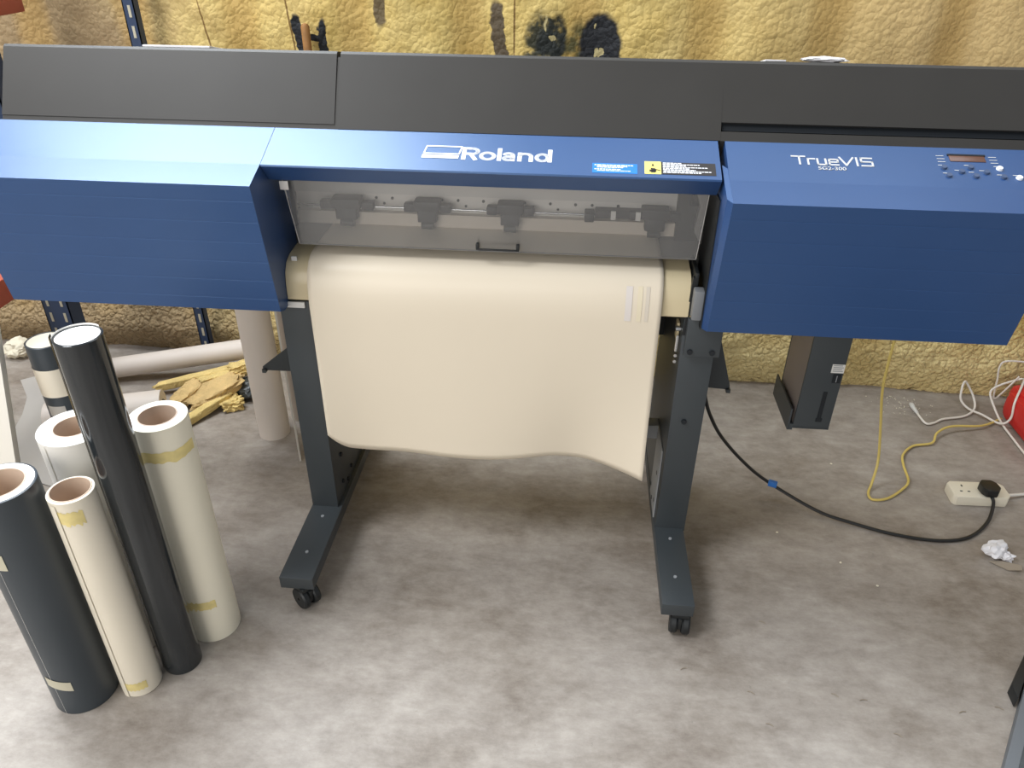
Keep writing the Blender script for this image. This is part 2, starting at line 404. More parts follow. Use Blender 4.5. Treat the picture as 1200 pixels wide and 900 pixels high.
body.box(WL-0.05, WR+0.06, 1.76, 1.915, 0.74, 1.10)
body.build('main_body', 'black', printer, smooth=20)
lid = [(1.5785, 1.0605), (1.648, 1.184), (1.654, 1.188), (1.661, 1.187), (1.90, 1.135), (1.915, 1.12), (1.89, 1.122), (1.67, 1.170), (1.655, 1.170), (1.586, 1.056)]
MB().prism(lid, XL+0.017, -0.4945).build('top_lid', 'black', printer, smooth=20)
main = MB()
main.prism([(1.572, 1.053), (1.648, 1.184), (1.654, 1.188), (1.661, 1.187), (1.90, 1.135), (1.915, 1.12), (1.915, 1.00), (1.86, 1.00), (1.80, 1.06), (1.66, 1.06), (1.60, 1.03)], -0.4868, WR)
main.prism(dark_prof(notch=True)[:-2]+[(1.915, 1.00), (1.60, 1.00)], WR, XR-0.004)
main.build('top_cover', 'black', printer, smooth=20)
MB().prism([(1.594, 1.066), (1.612, 1.086), (1.606, 1.088), (1.588, 1.068)], WR+0.003, XR-0.012).build('cover_slot', 'slot', printer)

# inside of the opening
for bx in ((WL-0.040, WL-0.036, 1.602, 1.76, 0.70, 1.06), (WR+0.046, WR+0.050, 1.602, 1.76, 0.70, 1.06), (WR-0.003, WR-0.0005, 1.47, 1.60, 0.686, 0.965),
           (WL-0.0355, WL-0.012, 1.60, 1.63, 0.80, 1.0), (WR+0.0, WR+0.0455, 1.601, 1.63, 0.695, 0.80)):
    MB().box(*bx).build('inner_side_wall', 'darkin', printer)
rail = MB().box(WL-0.036, WR+0.046, 1.728, 1.76, 0.869, 1.06).build('carriage_rail', 'alu', printer)
MB().box(WL-0.034, WR+0.044, 1.7285, 1.75, 0.8695, 0.880).build('rail_lower_edge', 'roller', rail)
lp = MB().box(WL-0.036, WR+0.046, 1.735, 1.762, 0.828, 0.8688)
lp.build('roller_plate', 'alul', printer)
for k in range(15):
    x = -0.52+k*0.052+0.008*math.sin(k*2.1)
    MB().cyl((x, 1.7325, 0.858), (x, 1.7355, 0.858), 0.0034, 12).build('screw_hole', 'slot', printer)
    if k % 2: MB().cyl((x+0.018, 1.7325, 0.845), (x+0.018, 1.7355, 0.845), 0.003, 12).build('screw_hole', 'slot', printer)
for x, z in ((-0.455, 0.935), (-0.225, 0.932), (0.055, 0.928)):
    r = MB().lathe([(0.0065, 0), (0.0065, 0.003), (0.004, 0.003), (0.004, 0)], (x, 1.728, z), (0, -1, 0), 20).build('rail_screw', 'chrome', printer)
MB().box(WL-0.03, WR+0.04, 1.715, 1.735, 0.797, 0.828).build('grit_roller', 'copper', printer)
MB().cyl((WL-0.03, 1.712, 0.843), (WR+0.044, 1.712, 0.843), 0.0028, 12).build('roller_shaft', 'chrome', printer)
def pinch(x, w=1.0, big=False):
    o = MB()
    o.box(x-0.030*w, x+0.030*w, 1.688, 1.730, 0.842, 0.866, 0.004)
    o.box(x-0.022*w, x+0.022*w, 1.690, 1.715, 0.816, 0.846, 0.004)
    o.box(x-0.055*w, x-0.030*w, 1.698, 1.722, 0.837, 0.857, 0.004)
    o.box(x+0.030*w, x+0.055*w, 1.698, 1.722, 0.837, 0.857, 0.004)
    q = o.build('pinch_roller', 'roller', printer)
    MB().cyl((x-0.014*w, 1.698, 0.8075), (x+0.014*w, 1.698, 0.8075), 0.0085, 20).build('roller_wheel', 'darkin', q)
for x, w in ((-0.525, 1.15), (-0.335, 1.0), (-0.142, 1.0), (0.188, 1.05)): pinch(x, w)
MB().box(0.028, 0.050, 1.69, 1.73, 0.832, 0.852, 0.003).build('roller_clamp', 'roller', printer)
MB().box(0.052, 0.205, 1.70, 1.7345, 0.840, 0.855).build('sensor_bar', 'roller', printer)
for x in (0.093, 0.149): MB().box(x-0.0055, x+0.0055, 1.695, 1.7, 0.838, 0.858).build('sensor_clip', 'label', printer)
# print bed and cream apron
MB().box(WL-0.034, WR+0.044, 1.60, 1.735, 0.760, 0.7925).build('print_bed', 'bedgrey', printer)
ap = [(1.61, 0.792), (1.545, 0.787), (1.520, 0.778), (1.505, 0.760), (1.499, 0.735), (1.497, 0.700), (1.505, 0.695), (1.60, 0.70), (1.61, 0.75)]
MB().prism(ap, WL+0.001, 0.2575).build('media_apron', 'platen', printer)
MB().box(-0.606, -0.594, 1.523, 1.527, 0.780, 0.790).build('apron_mark', 'label', printer)
# right end mechanism
mech = MB()
mech.box(0.262, 0.270, 1.50, 1.60, 0.70, 0.80, 0.002)
mech.build('edge_guide', 'darkin', printer)
arm = MB().poly([(0.268, 1.66, 0.915), (0.318, 1.66, 0.935), (0.322, 1.66, 0.915), (0.302, 1.66, 0.895), (0.306, 1.66, 0.83), (0.290, 1.66, 0.80), (0.272, 1.66, 0.83), (0.278, 1.66, 0.89)], (0, 0.02, 0), 0.003).build('link_arm', 'bedgrey', printer)
MB().cyl((0.289, 1.655, 0.84), (0.289, 1.661, 0.84), 0.006, 16).build('arm_screw', 'chrome', arm)
MB().lathe([(0.022, 0), (0.022, 0.03), (0.012, 0.03), (0.012, 0)], (0.262, 1.70, 0.90), (1, 0, 0), 28).build('belt_pulley', 'darkin', printer)
MB().box(0.30, 0.312, 1.60, 1.64, 0.80, 0.82, 0.002).build('stop_block', 'bedgrey', printer)
MB().box(0.236, WR+0.0455, 1.702, 1.727, 0.7928, 1.02).build('end_frame', 'darkin', printer)
# loading lever
lv = MB().box(0.2605, 0.2815, 1.470, 1.497, 0.705, 0.772, 0.004)
lv.build('loading_lever', 'levgrey', printer)
MB().poly([(0.2580, 1.499, 0.79), (0.2650, 1.499, 0.79), (0.2585, 1.499, 0.655), (0.2515, 1.499, 0.655)], (0, 0.012, 0)).build('lever_link', 'darkin', printer)

# clear acrylic front cover with its handle
cov = MB().poly([(WL+0.022, 1.512, 0.972), (0.268, 1.512, 0.972), (0.262, 1.527, 0.8195), (WL+0.035, 1.527, 0.8195)], (0, 0.003, 0.0003)).build('clear_front_cover', 'acrylic', printer, smooth=0)
MB().box(WL+0.035, 0.262, 1.5265, 1.5300, 0.8185, 0.8198).build('cover_edge', 'bedgrey', cov)
h = MB().box(-0.199, -0.192, 1.513, 1.524, 0.826, 0.840, 0.002).box(-0.114, -0.107, 1.513, 1.524, 0.826, 0.840, 0.002).box(-0.195, -0.110, 1.511, 1.515, 0.8265, 0.830, 0.001)
h.build('cover_handle', 'darkin', cov)
for q in (((WL+0.0215, 1.511, 0.971), (WL+0.0345, 1.526, 0.8205)), ((0.2680, 1.511, 0.971), (0.2620, 1.526, 0.8205))):
    MB().tube(q, 0.0006, 6, 1).build('cover_side_edge', 'alu', cov)
MB().box(WL+0.018, WL+0.036, 1.505, 1.507, 0.944, 0.962, 0.0005).build('hinge_plate', 'alul', printer)

# lettering on the lip and the housing
def text(body, x0, y, width, height, m, par, name, bold=0.0, shear=0.0):
    cu = bpy.data.curves.new('t', 'FONT'); cu.body = body; cu.extrude = 0.0; cu.offset = bold; cu.shear = shear; cu.resolution_u = 6
    to = bpy.data.objects.new('t', cu); C.objects.link(to); bpy.context.view_layer.update()
    me = bpy.data.meshes.new_from_object(to.evaluated_get(bpy.context.evaluated_depsgraph_get()))
    bpy.data.objects.remove(to)
    bm = bmesh.new(); bm.from_mesh(me)
    xs = [v.co.x for v in bm.verts]; ys = [v.co.y for v in bm.verts]
    mnx, mny = min(xs), min(0, min(ys)) if False else min(ys); sxx = width/(max(xs)-mnx); syy = height/(max(ys)-mny)
    for v in bm.verts: v.co = Vector(((v.co.x-mnx)*sxx, (v.co.y-mny)*syy, 0))
    ext = bmesh.ops.extrude_face_region(bm, geom=bm.faces[:])
    bmesh.ops.translate(bm, vec=(0, 0, 0.0007), verts=[g for g in ext['geom'] if isinstance(g, bmesh.types.BMVert)])
    bmesh.ops.recalc_face_normals(bm, faces=bm.faces)
    mb = MB(); mb.add(bm, slope_mx(x0, y, 0.0001))
    return mb.build(name, m, par, smooth=0)
def arc(cx, cy, rx, ry, a0, a1, n=14):
    return [(cx+rx*math.cos(math.radians(a0+(a1-a0)*k/n)), cy+ry*math.sin(math.radians(a0+(a1-a0)*k/n))) for k in range(n+1)]
def strokes(polys, x0, y0, sx, sy, w, name, m, par):
    o = MB(); S = slope_mx(x0, y0, 0.0001) @ Matrix.Diagonal((sx, sy, 1, 1))
    for pl_ in polys:
        for (ax, ay), (bx, by) in zip(pl_[:-1], pl_[1:]):
            d = Vector((bx-ax, by-ay, 0)); ang = math.atan2(d.y, d.x)
            o.box(0, d.length, -w/2, w/2, 0, 0.0006, 0, S @ Matrix.Translation((ax, ay, 0)) @ Matrix.Rotation(ang, 4, 'Z'))
        for (ax, ay) in pl_[1:-1]:
            c = MB().cyl((ax, ay, 0), (ax, ay, 0.0006), w/2, 16)
            for v in c.bm.verts: v.co = S @ v.co
            t = bpy.data.meshes.new('t'); c.bm.to_mesh(t); c.bm.free(); o.bm.from_mesh(t); bpy.data.meshes.remove(t)
    return o.build(name, m, par, smooth=0)
ROL = [[(0.085, 0), (0.085, 1)], [(0.085, 0.915), (0.40, 0.915)]+arc(0.40, 0.70, 0.215, 0.215, 90, -90)+[(0.085, 0.485)], [(0.34, 0.485), (0.57, 0.0)],
       arc(1.015, 0.35, 0.25, 0.265, 0, 360, 28)+[(1.265, 0.351)], [(1.47, 0), (1.47, 1)],
       arc(1.83, 0.45, 0.17, 0.165, 165, 0, 10)+[(2.0, 0.0)], arc(1.83, 0.21, 0.165, 0.135, 0, 360, 22)+[(1.995, 0.211)],
       [(2.265, 0), (2.265, 0.70)], arc(2.485, 0.40, 0.22, 0.215, 180, 0)+[(2.705, 0)],
       arc(3.14, 0.35, 0.215, 0.265, 0, 360, 28)+[(3.355, 0.351)], [(3.43, 0), (3.43, 1)]]
strokes(ROL, -0.223, 1.4965, 0.178/3.515, 0.0375, 0.165, 'maker_lettering', 'white_ink', fc)
lg = MB(); mx = slope_mx(-0.302, 1.4985, 0.0003)
sh = Matrix(((1, 0.16, 0, 0), (0, 1, 0, 0), (0, 0, 1, 0), (0, 0, 0, 1)))
for b_ in ((0, 0.073, 0, 0.0098), (0.0, 0.073, 0.0125, 0.0150), (0.0, 0.073, 0.0345, 0.0375), (0.0, 0.0028, 0.0125, 0.0375), (0.0702, 0.073, 0.0125, 0.0375)):
    lg.box(b_[0], b_[1], b_[2], b_[3], 0, 0.0007, 0, mx @ sh)
lg.build('maker_emblem', 'white_ink', fc)
def stroke_text(segs, x0, y0, s, hgt, w, name, m, par):     # wide angular lettering from bars
    o = MB()
    for (ax, ay, bx, by) in segs:
        a = Vector((ax*s, ay*hgt, 0)); b_ = Vector((bx*s, by*hgt, 0)); d = b_-a
        ang = math.atan2(d.y, d.x)
        o.box(-w/2, d.length+w/2, -w/2, w/2, 0, 0.0007, 0, slope_mx(x0, y0, 0.0002) @ Matrix.Translation(a) @ Matrix.Rotation(ang, 4, 'Z'))
    return o.build(name, m, par, smooth=0)
T = [(0, 1, 1.25, 1), (0.7, 1, 0.7, 0)]
r_ = [(1.55, 0, 1.55, .72), (1.55, .72, 2.2, .72)]
u_ = [(2.5, .72, 2.5, 0), (2.5, 0, 3.3, 0), (3.3, 0, 3.3, .72)]
e_ = [(4.5, 0, 3.65, 0), (3.65, 0, 3.65, .72), (3.65, .72, 4.5, .72), (4.5, .72, 4.5, .36), (3.65, .36, 4.5, .36)]
V_ = [(4.75, 1, 5.3, 0), (5.3, 0, 6.05, 1)]
I_ = [(6.4, 1, 6.4, 0)]
S_ = [(7.9, 1, 6.85, 1), (6.85, 1, 6.85, .52), (6.85, .52, 7.9, .52), (7.9, .52, 7.9, 0), (7.9, 0, 6.85, 0)]
stroke_text(T+r_+u_+e_+V_+I_+S_, 0.417, 1.5145, 0.0189, 0.0225, 0.0036, 'series_lettering', 'silver_ink', hr)
text('SG2-300', 0.463, 1.5005, 0.052, 0.0095, 'silver_ink', hr, 'model_lettering', 0.01)

# stickers
def sticker(x0, x1, y0, y1, m, name, par):
    w = x1-x0; hh = (y1-y0)/math.cos(ANG)
    return MB().box(0, w, 0, hh, 0, 0.0004, 0, slope_mx(x0, y0, 0.0001)).build(name, m, par, smooth=0), hh
def lines(par, x0, y0, rows, m, name):
    o = MB()
    for (dx, dy, w, hh) in rows: o.box(dx, dx+w, dy, dy+hh, 0.0002, 0.0009, 0, slope_mx(x0, y0, 0.0001))
    return o.build(name, m, par, smooth=0)
bs, hh = sticker(0.034, 0.120, 1.473, 1.499, 'stickblue', 'notice_sticker', fc)
def dashes(x0, w, y, hh, n, seed):
    rnd = random.Random(seed); out = []; x = x0; e = x0+w
    while x < e:
        l = rnd.uniform(0.003, 0.009); out.append((x, y, min(l, e-x), hh)); x += l+0.0012
    return out
rows = dashes(0.004, 0.074, 0.0215, 0.0022, 0, 1)+dashes(0.009, 0.058, 0.0180, 0.0018, 0, 2)+dashes(0.009, 0.050, 0.0150, 0.0018, 0, 3)+dashes(0.004, 0.05, 0.0095, 0.0022, 0, 4)+dashes(0.009, 0.064, 0.0055, 0.0018, 0, 5)
lines(bs, 0.034, 1.473, rows, 'white_ink', 'notice_print')
ys_, hh = sticker(0.134, 0.1655, 1.4745, 1.508, 'stickyel', 'warning_sticker', fc)
wp = MB(); W = slope_mx(0.134, 1.4745, 0.0002)
wp.poly([(0.013, 0.023, 0.0003), (0.0185, 0.023, 0.0003), (0.01575, 0.031, 0.0003)], (0, 0, 0.0006))
for v in wp.bm.verts: v.co = W @ v.co
wp.box(0.009, 0.022, 0.006, 0.012, 0.0003, 0.0009, 0, W).box(0.006, 0.026, 0.0125, 0.0145, 0.0003, 0.0009, 0, W @ Matrix.Translation((0.001, 0.006, 0)) @ Matrix.Rotation(-0.35, 4, 'Z')).box(0.012, 0.020, 0.004, 0.016, 0.0003, 0.0009, 0, W)
wp.build('warning_symbol', 'stickblk', ys_, smooth=0)
ks, hh = sticker(0.166, 0.269, 1.4745, 1.507, 'stickblk', 'caution_sticker', fc)
rows = []
for k, (w, off) in enumerate(((0.036, 0.001), (0.07, 0.001), (0.045, 0.001), (0.085, 0.001), (0.05, 0.001), (0.062, 0.001), (0.09, 0.002), (0.072, 0.001))):
    rows += dashes(0.002+off, w, 0.0315-k*0.0039, 0.0021, 0, 10+k)
lines(ks, 0.166, 1.4745, rows, 'white_ink', 'caution_print')

# control panel
lcdf = MB().box(0, 0.066, 0, 0.0175, 0, 0.0012, 0.0005, slope_mx(0.7135, 1.5345, 0.0)).build('display', 'lcd', hr)
MB().box(-0.002, 0.068, 0.0165, 0.0205, 0, 0.002, 0, slope_mx(0.7135, 1.5345, 0.0)).build('display_bezel', 'slot', lcdf)
for x, y, m in ((0.697, 1.517, 'btn'), (0.701, 1.496, 'btn'), (0.727, 1.507, 'btn'), (0.746, 1.519, 'btn'), (0.750, 1.496, 'btn'), (0.772, 1.507, 'btn'), (0.799, 1.518, 'white_ink'), (0.8, 1.496, 'btn'), (0.828, 1.495, 'white_ink')):
    b_ = MB().cyl((0, 0, 0), (0, 0, 0.004), 0.0062, 20, 0.005)
    for v in b_.bm.verts: v.co = slope_mx(x, y, 0) @ v.co
    b_.build('button', m, hr)
for x, y in ((0.693, 1.5225), (0.697, 1.5015), (0.720, 1.510), (0.741, 1.524), (0.745, 1.506), (0.765, 1.511), (0.7945, 1.523), (0.7945, 1.501), (0.823, 1.501)):
    MB().box(-0.005, 0.004, 0, 0.0014, 0.0003, 0.0008, 0, slope_mx(x, y, 0)).build('button_caption', 'silver_ink', hr, smooth=0)
for y in (1.548, 1.540, 1.532):
    for x in (0.69, 0.787): MB().box(0, 0.014, 0, 0.0013, 0.0003, 0.0008, 0, slope_mx(x, y, 0)).build('panel_caption', 'silver_ink', hr, smooth=0)

# stand: two columns on long feet with castors, rear tie bar, gussets
def column(x0, x1, inner):
    o = MB()
    o.box(x0, x1, 1.500, 1.508, 0.092, 0.694, 0.0015)                      # front face
    xi0, xi1 = (x1-0.006, x1) if inner > 0 else (x0, x0+0.006)
    o.box(xi0, xi1, 1.503, 1.86, 0.092, 0.694, 0.001)
    xo0, xo1 = (x0, x0+0.006) if inner > 0 else (x1-0.006, x1)
    o.box(xo0, xo1, 1.503, 1.80, 0.092, 0.694, 0.001)
    c = o.build('stand_column', 'stand', printer)
    s = 1 if inner > 0 else -1; xs = x1 if inner > 0 else x0
    for y, z in ((1.56, 0.14), (1.60, 0.115), (1.57, 0.22), (1.64, 0.13)):
        MB().cyl((xs-s*0.001, y, z), (xs+s*0.004, y, z), 0.006, 14).build('column_bolt', 'slot', c)
    return c
cl = column(-0.640, -0.572, 1)
cr = column(0.252, 0.326, -1)
MB().box(0.258, 0.335, 1.486, 1.4995, 0.610, 0.700, 0.002).build('column_plate', 'stand', cr)
for x in (0.27, 0.318): MB().cyl((x, 1.482, 0.622), (x, 1.487, 0.622), 0.006, 14).build('plate_screw', 'slot', cr)
MB().cyl((0.283, 1.494, 0.43), (0.283, 1.5005, 0.43), 0.006, 14).build('plate_screw', 'slot', cr)
MB().box(-0.628, -0.580, 1.494, 1.4995, 0.680, 0.694, 0.002).build('column_clip', 'label', cl)
# paler strip painting the lit lower inner face of the right column
st_ = MB().box(0.2485, 0.2515, 1.535, 1.645, 0.101, 0.315, 0.0008).build('lit_plate_strip', 'grey', cr)
MB().box(-0.572, 0.252, 1.652, 1.69, 0.268, 0.308, 0.002).build('lower_cross_bar', 'grey', printer)
def foot(x0, x1, yaw):
    f = MB()
    f.box(x0, x1, 1.243, 1.99, 0.066, 0.100, 0.0015)
    f = f.build('stand_foot', 'stand', printer)
    xm = (x0+x1)/2
    for y in (1.33, 1.46): MB().cyl((xm, y, 0.0995), (xm, y, 0.1025), 0.004, 12).build('foot_screw', 'grey', f)
    for y, yw in ((1.262, yaw), (1.95, 0.2)):
        w = MB(); R = Matrix.Translation((xm+0.012, y, 0)) @ Matrix.Rotation(yw, 4, 'Z')
        for s in (-1, 1):
            t = MB().lathe([(0.004, -0.009), (0.026, -0.009), (0.029, -0.005), (0.029, 0.005), (0.026, 0.009), (0.004, 0.009)], (s*0.014, 0, 0.029), (1, 0, 0), 36)
            me = bpy.data.meshes.new('t'); bmesh.ops.transform(t.bm, matrix=R, verts=t.bm.verts); t.bm.to_mesh(me); t.bm.free(); w.bm.from_mesh(me); bpy.data.meshes.remove(me)
        w.box(-0.005, 0.005, -0.022, 0.022, 0.022, 0.056, 0.003, R).box(-0.02, 0.02, -0.018, 0.018, 0.054, 0.067, 0.003, R)
        w.build('castor', 'darkin', f)
foot(-0.642, -0.562, 0.9); foot(0.250, 0.323, -0.12)
MB().box(-0.575, 0.255, 1.79, 1.84, 0.50, 0.66, 0.003).build('stand_tie_bar', 'stand', printer)
# triangular media support flanges behind the columns
for s, xb in ((-1, -0.640), (1, 0.326)):
    tri = [(xb, 1.70, 0.56), (xb, 1.70, 0.385), (xb+s*0.105, 1.70, 0.40), (xb+s*0.150, 1.70, 0.388), (xb+s*0.152, 1.70, 0.398)]
    if s < 0: tri = [(xb, 1.70, 0.525), (xb, 1.70, 0.388), (xb-0.158, 1.70, 0.386), (xb-0.160, 1.70, 0.396)]
    else: tri = [(xb, 1.70, 0.640), (xb, 1.70, 0.405), (xb+0.094, 1.70, 0.400), (xb+0.096, 1.70, 0.412), (xb+0.045, 1.70, 0.575)]
    MB().poly(tri, (0, 0.006, 0)).box(min(xb+s*0.09, xb+s*0.16) if s < 0 else xb+0.088, xb-0.150 if s < 0 else xb+0.098, 1.692, 1.71, 0.382 if s < 0 else 0.394, 0.392 if s < 0 else 0.404).build('support_flange', 'stand', printer)
# steel latch seen beside the apron
lt = MB().box(0.244, 0.250, 1.535, 1.560, 0.625, 0.665, 0.001).build('latch_plate', 'platen', printer)
MB().cyl((0.2405, 1.53, 0.655), (0.2515, 1.53, 0.655), 0.006, 16).box(0.243, 0.250, 1.523, 1.528, 0.60, 0.640, 0.001).cyl((0.2465, 1.527, 0.59), (0.2465, 1.522, 0.59), 0.004, 12).cyl((0.2465, 1.527, 0.575), (0.2465, 1.522, 0.575), 0.004, 12).build('latch', 'chrome', lt)

# waste bottle holder hanging under the right housing
wb = MB()
wb.box(0.566, 0.652, 1.60, 1.606, 0.360, 0.685, 0.001)
wb.box(0.646, 0.652, 1.604, 1.76, 0.365, 0.70, 0.001).box(0.566, 0.652, 1.60, 1.76, 0.360, 0.366).box(0.566, 0.652, 1.755, 1.76, 0.362, 0.70)
wbo = wb.build('bottle_holder', 'stand', printer)
MB().box(0.5665, 0.570, 1.606, 1.755, 0.366, 0.70).build('holder_side', mat('grey_steel_side', rgb(138, 128, 124), 0.45), wbo)
MB().box(0.556, 0.566, 1.60, 1.765, 0.355, 0.372).box(0.553, 0.557, 1.60, 1.765, 0.355, 0.415).build('holder_tray', 'stand', wbo)
MB().box(0.618, 0.627, 1.5985, 1.601, 0.385, 0.468).box(0.616, 0.630, 1.598, 1.601, 0.383, 0.392).build('level_slot', 'slot', wbo)
lb = MB().box(0.622, 0.651, 1.5985, 1.600, 0.522, 0.545).build('holder_label', 'label', wbo)
o = MB()
for k in range(4): o.box(0.625, 0.648-0.003*(k % 2), 1.5980, 1.5986, 0.526+k*0.005, 0.528+k*0.005)
o.build('label_print', 'grey', lb, smooth=0)
MB().box(0.630, 0.648, 1.598, 1.601, 0.495, 0.518).build('holder_latch', 'slot', wbo)
MB().box(0.637, 0.639, 1.5965, 1.598, 0.498, 0.516).build('latch_pin', 'chrome', wbo)

# ------------------------------------------------------------------ vinyl in the printer
def vinyl_sheet():
    prof = [(1.735, 0.7975), (1.70, 0.7975), (1.65, 0.7975), (1.60, 0.7972), (1.56, 0.7955), (1.535, 0.7915), (1.515, 0.782), (1.500, 0.765), (1.491, 0.742), (1.4865, 0.715)]
    z = 0.69
    while z > 0.305: prof.append((1.485, z)); z -= 0.025
    prof.append((1.485, 0.300))
    bm = bmesh.new(); n = 80; rows = []
    x0, x1 = -0.566, 0.199
    for j, (y, z) in enumerate(prof):
        row = []
        drop = max(0.0, (0.74-z)/0.44)                        # 0 at the fold, 1 at the cut end
        for i in range(n+1):
            u = i/n; x = x0+(x1-x0)*u
            yy = y; zz = z
            w = drop*drop
            yy += w*(0.008*math.sin(u*9.0+0.6)-0.006*math.exp(-((u-0.0)/0.10)**2)+0.010*math.exp(-((u-0.78)/0.1)**2))
            cr_ = max(0.0, (u-0.82)/0.18)
            yy -= w*0.028*cr_*cr_
            zz += w*(0.002*math.sin(u*9+0.8)+0.006+0.008*math.exp(-((u-0.70)/0.10)**2)-0.019*cr_**1.2-0.006*math.exp(-((u-0.14)/0.08)**2)-0.006*u)
            if u < 0.08: zz += w*0.036*((0.08-u)/0.08)**2
            row.append(bm.verts.new((x, yy, zz)))
        rows.append(row)
    for j in range(len(rows)-1):
        for i in range(n): bm.faces.new((rows[j][i], rows[j+1][i], rows[j+1][i+1], rows[j][i+1]))
    bmesh.ops.recalc_face_normals(bm, faces=bm.faces)
    mb = MB(); mb.bm.free(); mb.bm = bm
    o = mb.build('vinyl_sheet', 'vinyl', None, loc=(-0.18, 1.485, 0.30), smooth=60)
    s = o.modifiers.new('thick', 'SOLIDIFY'); s.thickness = 0.0008; s.offset = 0
    return o
vs = vinyl_sheet()
tag(vs, 'wide cream white vinyl sheet hanging out of the blue printer', 'vinyl sheet')

vs['_o'] = (-0.18, 1.485, 0.30)
for xa, xb, col in ((0.122, 0.136, (221, 213, 206)), (0.147, 0.157, (228, 216, 188)), (0.164, 0.172, (214, 204, 188))):
    bm = bmesh.new(); pf = [(1.5000, 0.765), (1.491, 0.742), (1.4865, 0.715), (1.485, 0.69)]
    A = [bm.verts.new((xa, y-0.0012, z+0.0004)) for y, z in pf]; B = [bm.verts.new((xb, y-0.0012, z+0.0004)) for y, z in pf]
    for k in range(3): bm.faces.new((A[k], A[k+1], B[k+1], B[k]))
    mb = MB(); mb.bm.free(); mb.bm = bm
    mb.build('faint_print_bar', mat('faint_ink', rgb(*col), 0.35), vs, smooth=60)

# ------------------------------------------------------------------ rolls of vinyl
def roll(name, label, x, y, r, h, core, skin, group='vinyl rolls standing on the floor', closed=False, edge='end'):
    t = thing(name, label, 'roll', (x, y, 0), group)
    if closed:
        MB().lathe([(r-0.0012, 0), (r, 0.001), (r, h-0.001), (r-0.0012, h), (r-0.004, h), (r-0.004, 0)], (x, y, 0)).build('vinyl_wrap', skin, t)
        MB().cyl((x, y, 0.002), (x, y, h-0.0012), r-0.0042, 64).build('end_disc', edge, t)
    else:
        MB().lathe([(r-0.0012, 0), (r, 0.001), (r, h-0.0015), (r-0.0015, h-0.0005), (r-0.004, h-0.0005), (r-0.004, 0)], (x, y, 0)).build('vinyl_wrap', skin, t)
        rg = [(r-0.0041, 0.0)]+[(r-0.0041-(r-core-0.0066)*k/8, h-0.0008*(k % 2)) for k in range(9)]+[(core+0.0022, 0.0)]
        MB().lathe(rg, (x, y, 0)).build('wound_layers', edge, t)
        MB().lathe([(core, 0.0), (core, h+0.0005), (core+0.002, h+0.0005), (core+0.002, 0.0)], (x, y, 0)).build('card_core', 'core', t)
    return t
def wrap_band(par, x, y, r, z0, z1, a0, a1, m, name, lift=0.0004, wob=0.0, tilt=0.0):
    bm = bmesh.new(); n = 40; A = []; B = []
    for k in range(n+1):
        a = a0+(a1-a0)*k/n; w = wob*noise.noise(Vector((k*0.35, z0*50, 1)))
        tz = tilt*(k/n-0.5)
        A.append(bm.verts.new((x+(r+lift)*math.cos(a), y+(r+lift)*math.sin(a), z0+w+tz)))
        B.append(bm.verts.new((x+(r+lift)*math.cos(a), y+(r+lift)*math.sin(a), z1+w*0.6+tz)))
    for k in range(n): bm.faces.new((A[k], A[k+1], B[k+1], B[k]))
    mb = MB(); mb.bm.free(); mb.bm = bm
    return mb.build(name, m, par)
D = math.radians
# thick navy roll, front
r1 = roll('vinyl_roll', 'thick navy blue vinyl roll with white wound end at the front left corner', -0.989, 0.983, 0.0625, 0.566, 0.042, 'navy')
wrap_band(r1, -0.989, 0.983, 0.0625, 0.0, 0.555, D(-98.6), D(-98.0), 'label', 'vinyl_seam', 0.0007)
wrap_band(r1, -0.989, 0.983, 0.0625, 0.080, 0.106, D(-112), D(-66), 'mask', 'masking_tape', 0.001, 0, -0.014)
wrap_band(r1, -0.989, 0.983, 0.0625, 0.415, 0.452, D(-112), D(-82), 'mask', 'masking_tape', 0.001)
# thin cream roll
r2 = roll('vinyl_roll', 'short thin cream roll with a wide card core beside the navy roll', -0.881, 1.012, 0.0405, 0.537, 0.034, 'creamw', edge='cream')
wrap_band(r2, -0.881, 1.012, 0.0405, 0.02, 0.042, D(-120), D(-40), 'tape', 'yellow_tape', 0.0006, 0.006)
wrap_band(r2, -0.881, 1.012, 0.0405, 0.485, 0.515, D(-105), D(-40), 'tape', 'yellow_tape', 0.0006, 0.008)
wrap_band(r2, -0.881, 1.012, 0.0405, 0.0, 0.53, D(-118), D(-100), 'creamw', 'loose_edge', 0.0016, 0.0)
# tall glossy black roll
r3 = roll('vinyl_roll', 'tall glossy black vinyl roll with a closed white top', -0.816, 1.072, 0.0395, 0.825, 0.0, 'gloss', closed=True)
wrap_band(r3, -0.816, 1.072, 0.0395, 0.0, 0.83, D(-170), D(-142), 'gloss', 'loose_edge', 0.0022)
wrap_band(r3, -0.816, 1.072, 0.0385, 0.815, 0.8285, D(60), D(215), 'end', 'raised_liner', 0.0)
# white roll with yellow tape
r4 = roll('vinyl_roll', 'cream white roll with two yellowed tape bands, nearest the printer stand', -0.787, 1.180, 0.056, 0.592, 0.035, 'cream')
wrap_band(r4, -0.787, 1.180, 0.056, 0.515, 0.540, D(-150), D(5), 'tape', 'yellow_tape', 0.0006, 0.008)
wrap_band(r4, -0.787, 1.180, 0.056, 0.105, 0.128, D(-120), D(-45), 'tape', 'yellow_tape', 0.0006, 0.008)
# fat white roll behind
r5 = roll('vinyl_roll', 'fat white vinyl roll standing behind the tall glossy black roll', -0.945, 1.150, 0.066, 0.576, 0.035, 'paper')
wrap_band(r5, -0.945, 1.150, 0.066, 0.0, 0.57, D(-112), D(-108), 'paper', 'loose_edge', 0.0016)
